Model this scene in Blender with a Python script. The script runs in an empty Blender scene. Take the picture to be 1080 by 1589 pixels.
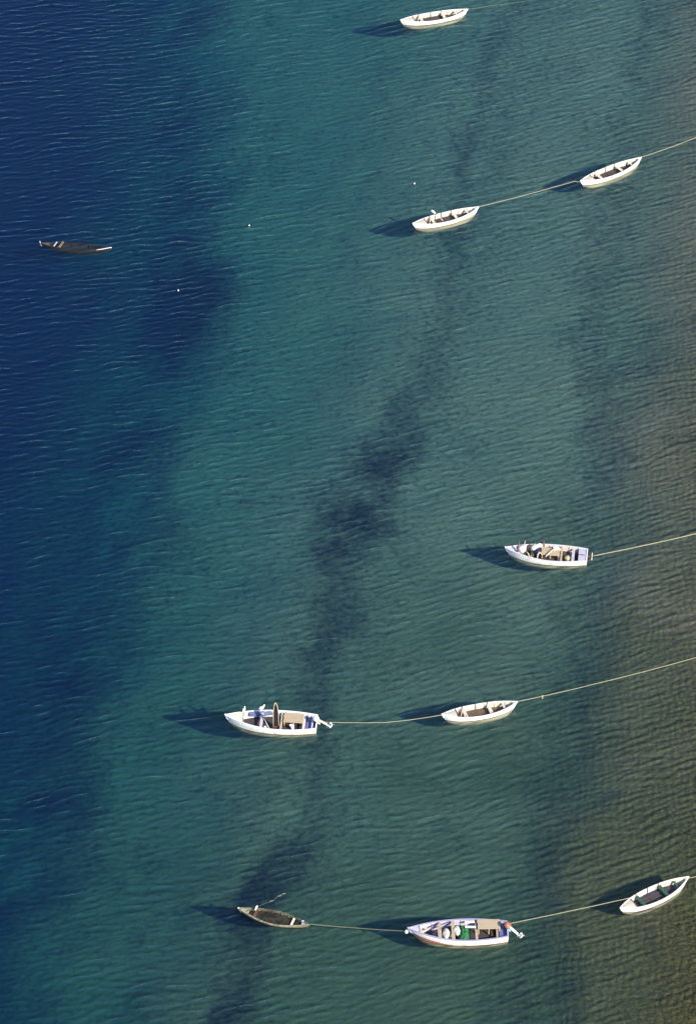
import bpy, bmesh, math, random
import numpy as np
from mathutils import Vector, Matrix, Euler

R = math.radians
random.seed(4)
SC = bpy.context.scene
COL = SC.collection

# ------------------------------------------------------------------ camera
ELEV, FOVY, DIST = R(40.0), R(14.8), 226.0
T = math.tan(FOVY / 2)
cam = bpy.data.cameras.new('camera')
cam.sensor_fit = 'VERTICAL'
cam.angle_y = FOVY
cam.clip_start, cam.clip_end = 1.0, 6000.0
cam_o = bpy.data.objects.new('camera', cam)
COL.objects.link(cam_o)
CAM = Vector((0, -DIST * math.cos(ELEV), DIST * math.sin(ELEV)))
cam_o.location = CAM
cam_o.rotation_euler = (math.pi / 2 - ELEV, 0, 0)
SC.camera = cam_o

# ------------------------------------------------------------------ sky and sun
SUN_EL = R(33.0)
SUN_AZ = R(-42.0)                 # from +X towards the camera side
SD = Vector((math.cos(SUN_EL) * math.cos(SUN_AZ), math.cos(SUN_EL) * math.sin(SUN_AZ), math.sin(SUN_EL)))
world = bpy.data.worlds.new('World')
SC.world = world
world.use_nodes = True
wn = world.node_tree
bg = wn.nodes['Background']
sky = wn.nodes.new('ShaderNodeTexSky')
sky.sky_type = 'NISHITA'
sky.sun_disc = False
sky.dust_density = 0.3
sky.ozone_density = 2.0
sky.sun_elevation = SUN_EL
sky.sun_rotation = math.atan2(SD.x, SD.y)
wn.links.new(sky.outputs['Color'], bg.inputs['Color'])
bg.inputs['Strength'].default_value = 0.12
sun = bpy.data.lights.new('sun', 'SUN')
sun.energy = 4.0
sun.angle = R(1.4)
sun.color = (1.0, 0.90, 0.76)
sun_o = bpy.data.objects.new('sun', sun)
COL.objects.link(sun_o)
sun_o.rotation_euler = (-SD).to_track_quat('-Z', 'Y').to_euler()
SC.view_settings.view_transform = 'Standard'
SC.view_settings.look = 'None'
SC.view_settings.exposure = 1.0
SC.view_settings.gamma = 1.0
SC.view_settings.use_curve_mapping = False
SC.render.engine = 'CYCLES'
SC.cycles.use_denoising = True
SC.cycles.max_bounces = 4
SC.cycles.diffuse_bounces = 2
SC.cycles.glossy_bounces = 2
SC.cycles.volume_bounces = 0
SC.cycles.transparent_max_bounces = 12
SC.cycles.sample_clamp_indirect = 4.0


# ------------------------------------------------------------------ pixel -> point on a level
def at(px, py, z=0.0):
    u = (px - 540.0) / 1589.0 * 2 * T
    v = (794.5 - py) / 1589.0 * 2 * T
    d = Vector((u, math.cos(ELEV) + v * math.sin(ELEV), -math.sin(ELEV) + v * math.cos(ELEV)))
    k = (z - CAM.z) / d.z
    return CAM + d * k


# ------------------------------------------------------------------ materials
def new_mat(name):
    m = bpy.data.materials.new(name)
    m.use_nodes = True
    return m, m.node_tree.nodes, m.node_tree.links


def paint(name, col, rough=0.55, dirt=0.35, dirt_col=(0.12, 0.10, 0.08), scale=6.0, bump=0.15, grain=False, thr=(0.48, 0.75)):
    m, n, l = new_mat(name)
    b = n['Principled BSDF']
    tc = n.new('ShaderNodeTexCoord')
    mp = n.new('ShaderNodeMapping')
    mp.inputs['Scale'].default_value = (0.25, 1, 1) if grain else (1, 1, 1)
    l.new(tc.outputs['Object'], mp.inputs['Vector'])
    no = n.new('ShaderNodeTexNoise')
    no.inputs['Scale'].default_value = scale
    no.inputs['Detail'].default_value = 6
    no.inputs['Roughness'].default_value = 0.65
    l.new(mp.outputs['Vector'], no.inputs['Vector'])
    cr = n.new('ShaderNodeMapRange')
    cr.inputs['From Min'].default_value = thr[0]
    cr.inputs['From Max'].default_value = thr[1]
    cr.inputs['To Max'].default_value = dirt
    l.new(no.outputs['Fac'], cr.inputs['Value'])
    mx = n.new('ShaderNodeMix')
    mx.data_type = 'RGBA'
    mx.inputs['A'].default_value = (*col, 1)
    mx.inputs['B'].default_value = (*dirt_col, 1)
    l.new(cr.outputs['Result'], mx.inputs['Factor'])
    l.new(mx.outputs['Result'], b.inputs['Base Color'])
    b.inputs['Roughness'].default_value = rough
    bp = n.new('ShaderNodeBump')
    bp.inputs['Strength'].default_value = bump
    bp.inputs['Distance'].default_value = 0.02
    l.new(no.outputs['Fac'], bp.inputs['Height'])
    l.new(bp.outputs['Normal'], b.inputs['Normal'])
    return m


M = {}
M['white'] = paint('white_paint', (0.76, 0.745, 0.70), 0.5, 0.4, (0.40, 0.34, 0.25), 3.0)


def hull_paint(name, top, bottom, stripe, hi, red=None, red_at=(0.2, 2.2, 0.06, 0.36)):
    """Painted hull: topsides, a stripe at the waterline, bottom colour below; optional red wedge rising to the bow."""
    m = paint(name, top, 0.5, 0.5, (0.36, 0.29, 0.20), 3.5, thr=(0.50, 0.68))
    n, l = m.node_tree.nodes, m.node_tree.links
    mx = [q for q in n if q.type == 'MIX'][0]
    no = [q for q in n if q.type == 'TEX_NOISE'][0]
    tc = [q for q in n if q.type == 'TEX_COORD'][0]
    sep = n.new('ShaderNodeSeparateXYZ')
    l.new(tc.outputs['Object'], sep.inputs[0])
    ragged = n.new('ShaderNodeMath')
    ragged.operation = 'MULTIPLY_ADD'
    l.new(no.outputs['Fac'], ragged.inputs[0])
    ragged.inputs[1].default_value = -0.05
    l.new(sep.outputs['Z'], ragged.inputs[2])
    cur = [o for o in mx.outputs if o.type == 'RGBA'][0]

    def layer(cur, colour, level, edge=0.012):
        k = n.new('ShaderNodeMapRange')
        l.new(ragged.outputs[0], k.inputs['Value'])
        if isinstance(level, float):
            k.inputs['From Min'].default_value = level + edge - 0.025
            k.inputs['From Max'].default_value = level - edge - 0.025
        else:
            for nm_, dv in (('From Min', edge - 0.025), ('From Max', -edge - 0.025)):
                a_ = n.new('ShaderNodeMath')
                a_.inputs[1].default_value = dv
                l.new(level, a_.inputs[0])
                l.new(a_.outputs[0], k.inputs[nm_])
        q = n.new('ShaderNodeMix')
        q.data_type = 'RGBA'
        l.new(k.outputs['Result'], q.inputs['Factor'])
        cs = [i for i in q.inputs if i.type == 'RGBA']
        l.new(cur, cs[0])
        cs[1].default_value = (*colour, 1)
        return [o for o in q.outputs if o.type == 'RGBA'][0]
    if red:
        rx = n.new('ShaderNodeMapRange')
        for i_, v_ in zip(('From Min', 'From Max', 'To Min', 'To Max'), red_at):
            rx.inputs[i_].default_value = v_
        l.new(sep.outputs['X'], rx.inputs['Value'])
        cur = layer(cur, red, rx.outputs['Result'])
    cur = layer(cur, stripe, hi)
    cur = layer(cur, bottom, -0.01)
    l.new(cur, n['Principled BSDF'].inputs['Base Color'])
    return m


M['hull_white'] = hull_paint('white_hull', (0.76, 0.745, 0.70), (0.46, 0.41, 0.28), (0.10, 0.085, 0.06), 0.06)
M['hull_red'] = hull_paint('white_and_red_hull', (0.76, 0.74, 0.71), (0.40, 0.35, 0.21), (0.12, 0.065, 0.03), 0.06, (0.40, 0.15, 0.11))
M['hull_grey'] = hull_paint('weathered_hull', (0.17, 0.155, 0.10), (0.04, 0.04, 0.025), (0.10, 0.09, 0.05), 0.02)
M['bluewhite'] = paint('bluish_white_paint', (0.74, 0.77, 0.80), 0.5, 0.2, (0.42, 0.40, 0.36))
M['cream'] = paint('cream_paint', (0.62, 0.56, 0.46), 0.6, 0.45, (0.30, 0.23, 0.16))
M['deck'] = paint('weathered_deck_paint', (0.50, 0.45, 0.38), 0.65, 0.5, (0.28, 0.22, 0.16))
M['lilac'] = paint('lilac_grey_paint', (0.46, 0.43, 0.52), 0.6, 0.4, (0.22, 0.2, 0.2))
M['violet'] = paint('violet_blue_paint', (0.13, 0.13, 0.34), 0.6, 0.35, (0.08, 0.08, 0.12))
M['railviolet'] = paint('worn_violet_rail', (0.30, 0.28, 0.46), 0.6, 0.4, (0.45, 0.43, 0.45))
M['palelilac'] = paint('pale_lilac_rail', (0.62, 0.58, 0.64), 0.6, 0.4, (0.4, 0.36, 0.36))
M['sole'] = paint('dark_wet_boards', (0.055, 0.045, 0.045), 0.7, 0.6, (0.02, 0.018, 0.016))
M['sole_brown'] = paint('brown_boards', (0.13, 0.085, 0.055), 0.7, 0.6, (0.03, 0.02, 0.016))
M['wood'] = paint('pale_bare_wood', (0.42, 0.33, 0.22), 0.7, 0.45, (0.25, 0.18, 0.11), 9, grain=True)
M['wood_dull'] = paint('dull_brown_wood', (0.20, 0.14, 0.09), 0.8, 0.6, (0.08, 0.05, 0.03), 6, grain=True)
M['wood_dark'] = paint('red_brown_wood', (0.13, 0.055, 0.04), 0.7, 0.4, (0.05, 0.03, 0.02), 9, grain=True)
M['wood_grey'] = paint('silvered_wood', (0.19, 0.175, 0.115), 0.8, 0.9, (0.045, 0.04, 0.022), 6, bump=0.4, grain=True, thr=(0.42, 0.6))
M['bone'] = paint('bleached_wood', (0.62, 0.58, 0.48), 0.75, 0.5, (0.25, 0.22, 0.15), 8, grain=True)
M['wood_pale'] = paint('worn_pale_rail', (0.34, 0.31, 0.22), 0.8, 0.9, (0.08, 0.075, 0.04), 6, thr=(0.44, 0.62))
M['mud'] = paint('olive_bilge_mud', (0.030, 0.025, 0.011), 0.9, 0.98, (0.003, 0.003, 0.002), 2.6, bump=0.6, thr=(0.44, 0.56))
M['red'] = paint('faded_red_bottom_paint', (0.36, 0.12, 0.09), 0.6, 0.35, (0.2, 0.12, 0.08))
M['rust'] = paint('brown_boot_stripe', (0.16, 0.09, 0.04), 0.7, 0.5, (0.06, 0.04, 0.02))
M['fouled'] = paint('cream_bottom_paint', (0.78, 0.72, 0.56), 0.8, 0.3, (0.3, 0.29, 0.16), 8)
M['green'] = paint('green_paint', (0.022, 0.085, 0.052), 0.6, 0.4, (0.03, 0.07, 0.05))
M['netgreen'] = paint('green_net', (0.02, 0.20, 0.06), 0.9, 0.98, (0.005, 0.03, 0.016), 7, bump=1.0, thr=(0.40, 0.60))
M['sack'] = paint('pale_sack', (0.58, 0.58, 0.50), 0.85, 0.7, (0.35, 0.36, 0.28), 5, bump=0.6)
M['tarp'] = paint('slate_tarp', (0.08, 0.10, 0.21), 0.6, 0.6, (0.03, 0.03, 0.07), 5, bump=0.5)
M['blue'] = paint('navy_plastic', (0.015, 0.022, 0.07), 0.4, 0.3, (0.02, 0.02, 0.05))
M['rope'] = paint('straw_rope', (0.40, 0.355, 0.22), 0.9, 0.6, (0.20, 0.18, 0.12), 5, bump=0.5)
M['rope_wet'] = paint('wet_green_rope', (0.15, 0.15, 0.09), 0.8, 0.6, (0.08, 0.1, 0.06), 14)
M['float'] = paint('white_float_plastic', (0.85, 0.84, 0.80), 0.45, 0.1, (0.5, 0.45, 0.3))
M['gull'] = paint('white_feathers', (0.86, 0.85, 0.82), 0.8, 0.1, (0.6, 0.55, 0.45))
M['gullgrey'] = paint('grey_feathers', (0.55, 0.56, 0.58), 0.8, 0.2, (0.35, 0.35, 0.36))
M['beak'] = paint('yellow_beak', (0.6, 0.35, 0.04), 0.5, 0.1)
M['motor'] = paint('ivory_motor_shell', (0.66, 0.60, 0.48), 0.45, 0.4, (0.3, 0.24, 0.16))
M['motor_brown'] = paint('orange_brown_cowl', (0.30, 0.11, 0.05), 0.5, 0.4, (0.2, 0.08, 0.04))
M['metal'] = paint('dull_metal', (0.42, 0.42, 0.40), 0.4, 0.4, (0.2, 0.17, 0.13))
M['black'] = paint('dark_iron', (0.04, 0.04, 0.05), 0.5, 0.4, (0.1, 0.05, 0.03))
M['tar'] = paint('shaded_board', (0.010, 0.009, 0.011), 0.85, 0.3, (0.02, 0.015, 0.015))  # shade on the upright panel's face, put into its colour
M['teal'] = paint('pale_teal_paint', (0.20, 0.42, 0.44), 0.55, 0.35)
M['swamped'] = paint('sodden_dark_wood', (0.034, 0.012, 0.013), 0.8, 0.9, (0.008, 0.030, 0.020), 2.0, thr=(0.42, 0.56))
M['swampedgreen'] = paint('sodden_green_paint', (0.025, 0.06, 0.045), 0.8, 0.7, (0.03, 0.05, 0.04), 4)


# ------------------------------------------------------------------ object helpers
def link(o, parent=None):
    COL.objects.link(o)
    if parent is not None:
        o.parent = parent
    return o


def tag(o, label=None, cat=None, group=None, kind=None):
    if label:
        o['label'] = label
    if cat:
        o['category'] = cat
    if group:
        o['group'] = group
    if kind:
        o['kind'] = kind
    return o


class MB:
    def __init__(s):
        s.v, s.f, s.m = [], [], []

    def add(s, vs, fs, mi=0):
        k = len(s.v)
        s.v += [tuple(p) for p in vs]
        s.f += [tuple(i + k for i in q) for q in fs]
        s.m += [mi] * len(fs)
        return s

    def box(s, c, d, rz=0.0, rx=0.0, ry=0.0, mi=0, bev=0.0):
        mt = Matrix.Translation(c) @ Euler((rx, ry, rz)).to_matrix().to_4x4()
        hx, hy, hz = d[0] / 2, d[1] / 2, d[2] / 2
        if bev <= 0:
            bev = min(d) * 0.14
        b = bev
        # chamfered box: 24 verts
        vs, idx = [], {}
        for sx in (-1, 1):
            for sy in (-1, 1):
                for sz in (-1, 1):
                    for ax in range(3):
                        p = [sx * (hx - b), sy * (hy - b), sz * (hz - b)]
                        p[ax] = (sx * hx, sy * hy, sz * hz)[ax]
                        idx[(sx, sy, sz, ax)] = len(vs)
                        vs.append(mt @ Vector(p))
        bm = bmesh.new()
        bvs = [bm.verts.new(p) for p in vs]
        r = bmesh.ops.convex_hull(bm, input=bvs)
        bm.verts.index_update()
        s.add([v.co for v in bm.verts], [[v.index for v in f.verts] for f in bm.faces], mi)
        bm.free()
        return s

    def tube(s, pts, rad, n=7, mi=0, cap=True):
        pts = [Vector(p) for p in pts]
        rads = rad if isinstance(rad, (list, tuple)) else [rad] * len(pts)
        rings = []
        up = Vector((0, 0, 1))
        prev = None
        for i, p in enumerate(pts):
            a = pts[max(0, i - 1)]
            b = pts[min(len(pts) - 1, i + 1)]
            d = (b - a).normalized()
            if prev is None:
                u = d.cross(up)
                if u.length < 1e-3:
                    u = d.cross(Vector((1, 0, 0)))
                u.normalize()
            else:
                u = (prev - d * prev.dot(d)).normalized()
            prev = u
            w = d.cross(u)
            rr = rads[i]
            ra, rb = rr if isinstance(rr, (list, tuple)) else (rr, rr)
            rings.append([p + u * math.cos(2 * math.pi * k / n) * ra + w * math.sin(2 * math.pi * k / n) * rb for k in range(n)])
        vs = [q for r in rings for q in r]
        fs = []
        for i in range(len(rings) - 1):
            for k in range(n):
                a, b = i * n + k, i * n + (k + 1) % n
                fs.append((a, b, b + n, a + n))
        if cap:
            fs.append(tuple(range(n - 1, -1, -1)))
            fs.append(tuple(range((len(rings) - 1) * n, len(rings) * n)))
        return s.add(vs, fs, mi)

    def ball(s, c, r, n=10, mi=0, lump=0.0, seed=0):
        rnd = random.Random(seed)
        ph = [rnd.uniform(0, 6.28) for _ in range(6)]
        r = r if isinstance(r, (list, tuple)) else (r, r, r)
        vs, fs = [], []
        m = n // 2 + 1
        for i in range(m + 1):
            th = math.pi * i / m
            for k in range(n):
                fi = 2 * math.pi * k / n
                q = Vector((math.sin(th) * math.cos(fi), math.sin(th) * math.sin(fi), math.cos(th)))
                g = 1 + lump * (math.sin(3 * q.x + ph[0]) * math.sin(4 * q.y + ph[1]) + 0.6 * math.sin(7 * q.x + 5 * q.z + ph[2]) + 0.4 * math.sin(9 * q.y + ph[3]))
                vs.append((c[0] + q.x * r[0] * g, c[1] + q.y * r[1] * g, c[2] + q.z * r[2] * g))
        for i in range(m):
            for k in range(n):
                a, b = i * n + k, i * n + (k + 1) % n
                fs.append((a, a + n, b + n, b))
        return s.add(vs, fs, mi)

    def build(s, name, mats, parent=None, smooth=False, label=None):
        me = bpy.data.meshes.new(name)
        me.from_pydata(s.v, [], s.f)
        for m in (mats if isinstance(mats, (list, tuple)) else [mats]):
            me.materials.append(m)
        me.polygons.foreach_set('material_index', s.m)
        bm = bmesh.new()
        bm.from_mesh(me)
        bmesh.ops.remove_doubles(bm, verts=bm.verts, dist=1e-5)
        bmesh.ops.recalc_face_normals(bm, faces=bm.faces)
        bm.to_mesh(me)
        bm.free()
        if smooth:
            me.shade_smooth()
        me.update()
        o = bpy.data.objects.new(name, me)
        link(o, parent)
        if label:
            o['label'] = label
        return o


def empty(name, loc, rz=0.0, rx=0.0, ry=0.0):
    o = bpy.data.objects.new(name, None)
    o.empty_display_size = 0.3
    link(o)
    o.location = loc
    o.rotation_euler = (rx, ry, rz)
    return o


# ------------------------------------------------------------------ sea bed (numpy)
def vnoise(x, y, cell, seed):
    rs = np.random.RandomState(seed)
    lat = rs.rand(256, 256)
    fx, fy = x / cell, y / cell
    ix, iy = np.floor(fx).astype(int), np.floor(fy).astype(int)
    tx, ty = fx - ix, fy - iy
    tx, ty = tx * tx * (3 - 2 * tx), ty * ty * (3 - 2 * ty)
    g = lambda a, b: lat[a % 256, b % 256]
    return (g(ix, iy) * (1 - tx) + g(ix + 1, iy) * tx) * (1 - ty) + (g(ix, iy + 1) * (1 - tx) + g(ix + 1, iy + 1) * tx) * ty


def fbm(x, y, cell, seed, octv=5, gain=0.55):
    s, a, t = 0, 1.0, 0
    for k in range(octv):
        s = s + a * vnoise(x + 17.3 * k, y - 9.1 * k, cell / 2 ** k, seed + k)
        t += a
        a *= gain
    return s / t


def line(pts):
    w = [at(*p) for p in pts]
    w.sort(key=lambda p: p.y)
    ys = np.array([p.y for p in w])
    xs = np.array([p.x for p in w])

    def f(y):
        r = np.interp(y, ys, xs)
        lo = (xs[1] - xs[0]) / (ys[1] - ys[0])
        hi = (xs[-1] - xs[-2]) / (ys[-1] - ys[-2])
        r = np.where(y < ys[0], xs[0] + (np.maximum(y, ys[0] - 40) - ys[0]) * lo, r)
        r = np.where(y > ys[-1], xs[-1] + (np.minimum(y, ys[-1] + 40) - ys[-1]) * hi, r)
        return r
    return f


L_deep = line([(330, 0), (320, 300), (300, 470), (235, 740), (150, 1030), (80, 1300), (0, 1589)])
L_weed = line([(770, 40), (715, 210), (688, 480), (590, 690), (545, 780), (515, 960), (450, 1290), (340, 1540), (320, 1589)])
L_third = line([(985, 60), (940, 400), (925, 650), (890, 950), (850, 1300), (810, 1589)])
L_brown = line([(1120, 0), (1085, 400), (1030, 800), (970, 1150), (880, 1589)])


def axis(lo, hi, step, far, n_far):
    core = np.arange(lo, hi + step / 2, step)
    g = np.geomspace(step * 2, far, n_far)
    return np.concatenate([lo - g[::-1], core, hi + g])


def terrain(X, Y):
    warp = (fbm(X, Y, 9.0, 11, 4) - 0.5) * 5.0
    dl, dw, d3, db = L_deep(Y), L_weed(Y), L_third(Y), L_brown(Y)
    Xw = X + warp
    knots = [dl - 60, dl - 17, dl - 7, dl + 2.5, dw - 1, d3, db, db + 9, db + 22, db + 60, db + 140]
    deps = [-15.0, -9.5, -5.2, -2.6, -1.65, -1.42, -0.85, -0.36, 0.9, 4.0, 7.0]
    Z = np.full_like(X, deps[0])
    for i in range(len(knots) - 1):
        t = np.clip((Xw - knots[i]) / np.maximum(knots[i + 1] - knots[i], 0.1), 0, 1)
        t = 0.5 * t + 0.5 * t * t * (3 - 2 * t)
        Z = np.where(Xw > knots[i], deps[i] + (deps[i + 1] - deps[i]) * t, Z)
    Z = np.where(Xw > knots[-1], deps[-1], Z)
    Z = Z + (fbm(X, Y, 4.0, 31, 4) - 0.5) * 0.18 * np.clip(-Z, 0.2, 2)
    # weed meadows: band along the drop-off, the broken middle band, and a faint shoreward one
    n1 = fbm(X, Y, 5.0, 51, 6, 0.6)
    n2 = fbm(X, Y * 0.7, 2.6, 71, 5, 0.6)
    e = Xw - dl + (n2 - 0.5) * 5.0 + (n1 - 0.5) * 5.0
    patch = np.exp(-((X - at(300, 400).x) / 2.6) ** 2 - ((Y - at(300, 400).y) / 5.0) ** 2) + 0.35 * np.exp(-((X - at(115, 1250).x) / 2.4) ** 2 - ((Y - at(115, 1250).y) / 6.0) ** 2)
    w1 = np.clip(0.72 - np.abs(e + 1.2) / 8.0 + (n1 - 0.5) * 1.7 + 1.0 * patch, 0, 1) * np.clip(0.7 + (n2 - 0.5) * 1.4 + 0.3 * patch, 0, 1)
    w1 = np.maximum(w1, np.clip((-e - 1.0) / 11.0, 0, 0.6))
    e2 = X - dw + (n1 - 0.5) * 3.4
    bump_ = lambda px, py, s_: np.exp(-((Y - at(px, py).y) / s_) ** 2)
    along = 0.46 + 0.54 * bump_(570, 730, 6.0) + 0.22 * bump_(510, 970, 4.5) + 0.30 * bump_(430, 1320, 5.0) + 0.2 * bump_(495, 1130, 5.0) + 0.5 * bump_(330, 1560, 5.0) + 0.2 * bump_(700, 240, 7.0)
    wid = 1.5 + 1.8 * bump_(570, 730, 5.5) + 0.5 * bump_(510, 970, 4.0)
    w2 = np.clip(1.05 - (np.abs(e2) / wid) ** 1.3 * 0.75 + (n2 - 0.5) * 1.5, 0, 1) * np.clip(along + (n1 - 0.5) * 0.8, 0, 1)
    w2b = np.clip(1.0 - np.abs(e2 - 0.5) / 5.0 + (n2 - 0.5) * 1.8, 0, 1) * 0.34
    e3 = X - d3 + (n1 - 0.5) * 3.5
    w3 = np.clip(1.0 - np.abs(e3) / 2.8 + (n2 - 0.5) * 2.0, 0, 1) * 0.36
    # loose tufts everywhere
    w4 = np.clip((n2 - 0.60) * 5, 0, 1) * 0.35
    W = np.clip(np.maximum.reduce([w1, w2, w2b, w3, w4]), 0, 1)
    B = np.clip((X - db + 7.5 + (n1 - 0.5) * 7) / 14.0, 0, 1) * np.clip(1.0 - Y / 130.0, 0.66, 1)
    # green film of algae over the sand, thicker towards the near shore
    G = np.clip((-Y + 6.0) / 34.0 + (n1 - 0.5) * 1.0, 0, 1) * np.clip(0.75 + (X - dw) / 16.0, 0.75, 1)
    return Z, W, B, G


xs = axis(-26.0, 30.0, 0.2, 400, 22)
ys = axis(-42.0, 60.0, 0.25, 500, 22)
X, Y = np.meshgrid(xs, ys)
Z, W, B, G = terrain(X, Y)
ny, nx = X.shape
me = bpy.data.meshes.new('seabed')
me.vertices.add(nx * ny)
me.vertices.foreach_set('co', np.stack([X, Y, Z], -1).astype(np.float32).ravel())
ii = (np.arange(ny - 1)[:, None] * nx + np.arange(nx - 1)[None, :]).ravel()
quads = np.stack([ii, ii + 1, ii + 1 + nx, ii + nx], -1).astype(np.int32)
me.loops.add(quads.size)
me.loops.foreach_set('vertex_index', quads.ravel())
me.polygons.add(len(quads))
me.polygons.foreach_set('loop_start', np.arange(0, quads.size, 4, dtype=np.int32))
me.update(calc_edges=True)
for nm, arr in (('weed', W), ('shore', B), ('algae', G)):
    a = me.attributes.new(nm, 'FLOAT', 'POINT')
    a.data.foreach_set('value', arr.astype(np.float32).ravel())
me.shade_smooth()
seabed = link(bpy.data.objects.new('seabed', me))
tag(seabed, 'sandy sea bed with dark bands of weed sloping into deep water', kind='structure')

m, n, l = new_mat('sand_and_weed')
b = n['Principled BSDF']
b.inputs['Roughness'].default_value = 0.95
b.inputs['Specular IOR Level'].default_value = 0.0


def node(n, t, **kw):
    q = n.new(t)
    for k, v in kw.items():
        if k in q.inputs:
            q.inputs[k].default_value = v
        else:
            setattr(q, k, v)
    return q


def mixc(n, l, fac, a, bb):
    q = n.new('ShaderNodeMix')
    q.data_type = 'RGBA'
    for sock, val in (('Factor', fac), ('A', a), ('B', bb)):
        s_ = q.inputs[sock] if sock == 'Factor' else [i for i in q.inputs if i.name == sock and i.type == 'RGBA'][0]
        if isinstance(val, bpy.types.NodeSocket):
            l.new(val, s_)
        else:
            s_.default_value = val if sock == 'Factor' else (*val, 1)
    return [o for o in q.outputs if o.type == 'RGBA'][0]


def math_(n, l, op, a, bb=None, clamp=False):
    q = n.new('ShaderNodeMath')
    q.operation = op
    q.use_clamp = clamp
    for i, v in enumerate((a, bb)):
        if v is None:
            continue
        if isinstance(v, bpy.types.NodeSocket):
            l.new(v, q.inputs[i])
        else:
            q.inputs[i].default_value = v
    return q.outputs[0]


geo = n.new('ShaderNodeNewGeometry')
aw = node(n, 'ShaderNodeAttribute', attribute_name='weed')
ab = node(n, 'ShaderNodeAttribute', attribute_name='shore')
ag = node(n, 'ShaderNodeAttribute', attribute_name='algae')
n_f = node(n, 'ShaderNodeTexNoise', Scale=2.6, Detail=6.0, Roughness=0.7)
n_s = node(n, 'ShaderNodeTexNoise', Scale=7.5, Detail=4.0, Roughness=0.6)
n_l = node(n, 'ShaderNodeTexNoise', Scale=0.35, Detail=4.0, Roughness=0.6)
for q in (n_f, n_s, n_l):
    l.new(geo.outputs['Position'], q.inputs['Vector'])
sand = mixc(n, l, n_l.outputs['Fac'], (0.41, 0.23, 0.17), (0.52, 0.285, 0.205))
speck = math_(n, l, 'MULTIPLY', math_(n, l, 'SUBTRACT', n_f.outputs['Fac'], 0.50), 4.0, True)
sand = mixc(n, l, speck, sand, (0.17, 0.115, 0.08))  # darker flecks in the sand colour imitate light focused by waves
sand = mixc(n, l, math_(n, l, 'MULTIPLY', ag.outputs['Fac'], 0.8), sand, (0.19, 0.135, 0.055))
brown = mixc(n, l, math_(n, l, 'MULTIPLY', math_(n, l, 'SUBTRACT', n_s.outputs['Fac'], 0.42), 5.0, True), (0.20, 0.130, 0.034), (0.05, 0.034, 0.010))  # mottled brown: grainy bed plus painted wave-focused light
sand = mixc(n, l, ab.outputs['Fac'], sand, brown)
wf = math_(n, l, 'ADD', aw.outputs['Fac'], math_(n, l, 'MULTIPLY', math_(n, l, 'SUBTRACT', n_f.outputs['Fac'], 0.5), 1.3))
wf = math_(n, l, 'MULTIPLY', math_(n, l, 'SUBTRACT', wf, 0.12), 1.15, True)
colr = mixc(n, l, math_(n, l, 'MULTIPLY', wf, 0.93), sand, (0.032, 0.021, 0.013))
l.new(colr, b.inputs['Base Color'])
wv = node(n, 'ShaderNodeTexWave', Scale=0.75, Distortion=9.0, Detail=3.0)
wv.inputs['Detail Scale'].default_value = 0.9
l.new(geo.outputs['Position'], wv.inputs['Vector'])
bp = node(n, 'ShaderNodeBump', Strength=0.7, Distance=0.12)      # sand ripples along the shore, tufts and fine mottle relief
l.new(math_(n, l, 'ADD', n_f.outputs['Fac'], math_(n, l, 'MULTIPLY', wv.outputs['Fac'], math_(n, l, 'MULTIPLY', ab.outputs['Fac'], 0.35))), bp.inputs['Height'])
l.new(bp.outputs['Normal'], b.inputs['Normal'])
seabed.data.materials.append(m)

# ------------------------------------------------------------------ sea water: a closed body with a rippled, clear surface
zb = -18.0


def ripple_fields():
    """Random wind-ripple sea on a fine periodic tile: heights, and the part of the curvature broad enough to bend light."""
    rs = np.random.RandomState(12)
    d, NX, NY = 0.05, 1152, 2304
    kx = np.fft.fftfreq(NX, d) * 2 * math.pi
    ky = np.fft.fftfreq(NY, d) * 2 * math.pi
    KX, KY = np.meshgrid(kx, ky)
    K = np.hypot(KX, KY)
    K[0, 0] = 1e-6
    kp = 2 * math.pi / 0.92
    th = np.arctan2(KY, KX) - R(100)
    th = (th + math.pi / 2) % math.pi - math.pi / 2        # along the wave direction, either sense
    sp = R(13) + R(15) * np.clip((K / kp - 1.0) / 4.0, 0, 1)
    A = np.exp(-1.0 * (kp / K) ** 4) * K ** -1.85 * np.exp(-0.5 * (th / sp) ** 2) / np.sqrt(sp)
    A *= np.exp(-(K / (2 * math.pi / 0.17)) ** 4)
    A[0, 0] = 0
    G = (rs.randn(NY, NX) + 1j * rs.randn(NY, NX)) * A
    H = np.fft.ifft2(G).real
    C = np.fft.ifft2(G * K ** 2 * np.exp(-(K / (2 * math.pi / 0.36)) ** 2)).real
    return d, H / H.std(), C / C.std()


def sample(F, d, X, Y):
    fx, fy = X / d, Y / d
    ix, iy = np.floor(fx).astype(int), np.floor(fy).astype(int)
    tx, ty = fx - ix, fy - iy
    g = lambda a, b: F[b % F.shape[0], a % F.shape[1]]
    return (g(ix, iy) * (1 - tx) + g(ix + 1, iy) * tx) * (1 - ty) + (g(ix, iy + 1) * (1 - tx) + g(ix + 1, iy + 1) * tx) * ty


def wave_field(X, Y):
    d, H, C = ripple_fields()
    Xb = X + (fbm(X, Y, 7.0, 201, 3) - 0.5) * 1.0
    Yb = Y - 0.0035 * (X + 20.0) ** 2 + (fbm(X, Y, 6.0, 211, 3) - 0.5) * 1.2     # crests swing round towards the shore
    h = np.exp(0.6 * sample(H, d, Xb, Yb)) - 1.15          # peaked crests, flat troughs
    c = sample(C, d, Xb, Yb)
    amp = np.clip(-0.1 + 1.0 * fbm(X, Y, 4.0, 231, 3) + 1.3 * fbm(X, Y * 0.6, 14.0, 251, 2), 0.3, 2)
    shoal = np.clip((L_brown(Y) + 6.0 - X) / 14.0, 0.35, 1.0)
    return h * amp * shoal * WAVE, c * (2.2 - 1.2 * shoal) * (0.5 + 0.5 * amp)


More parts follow.
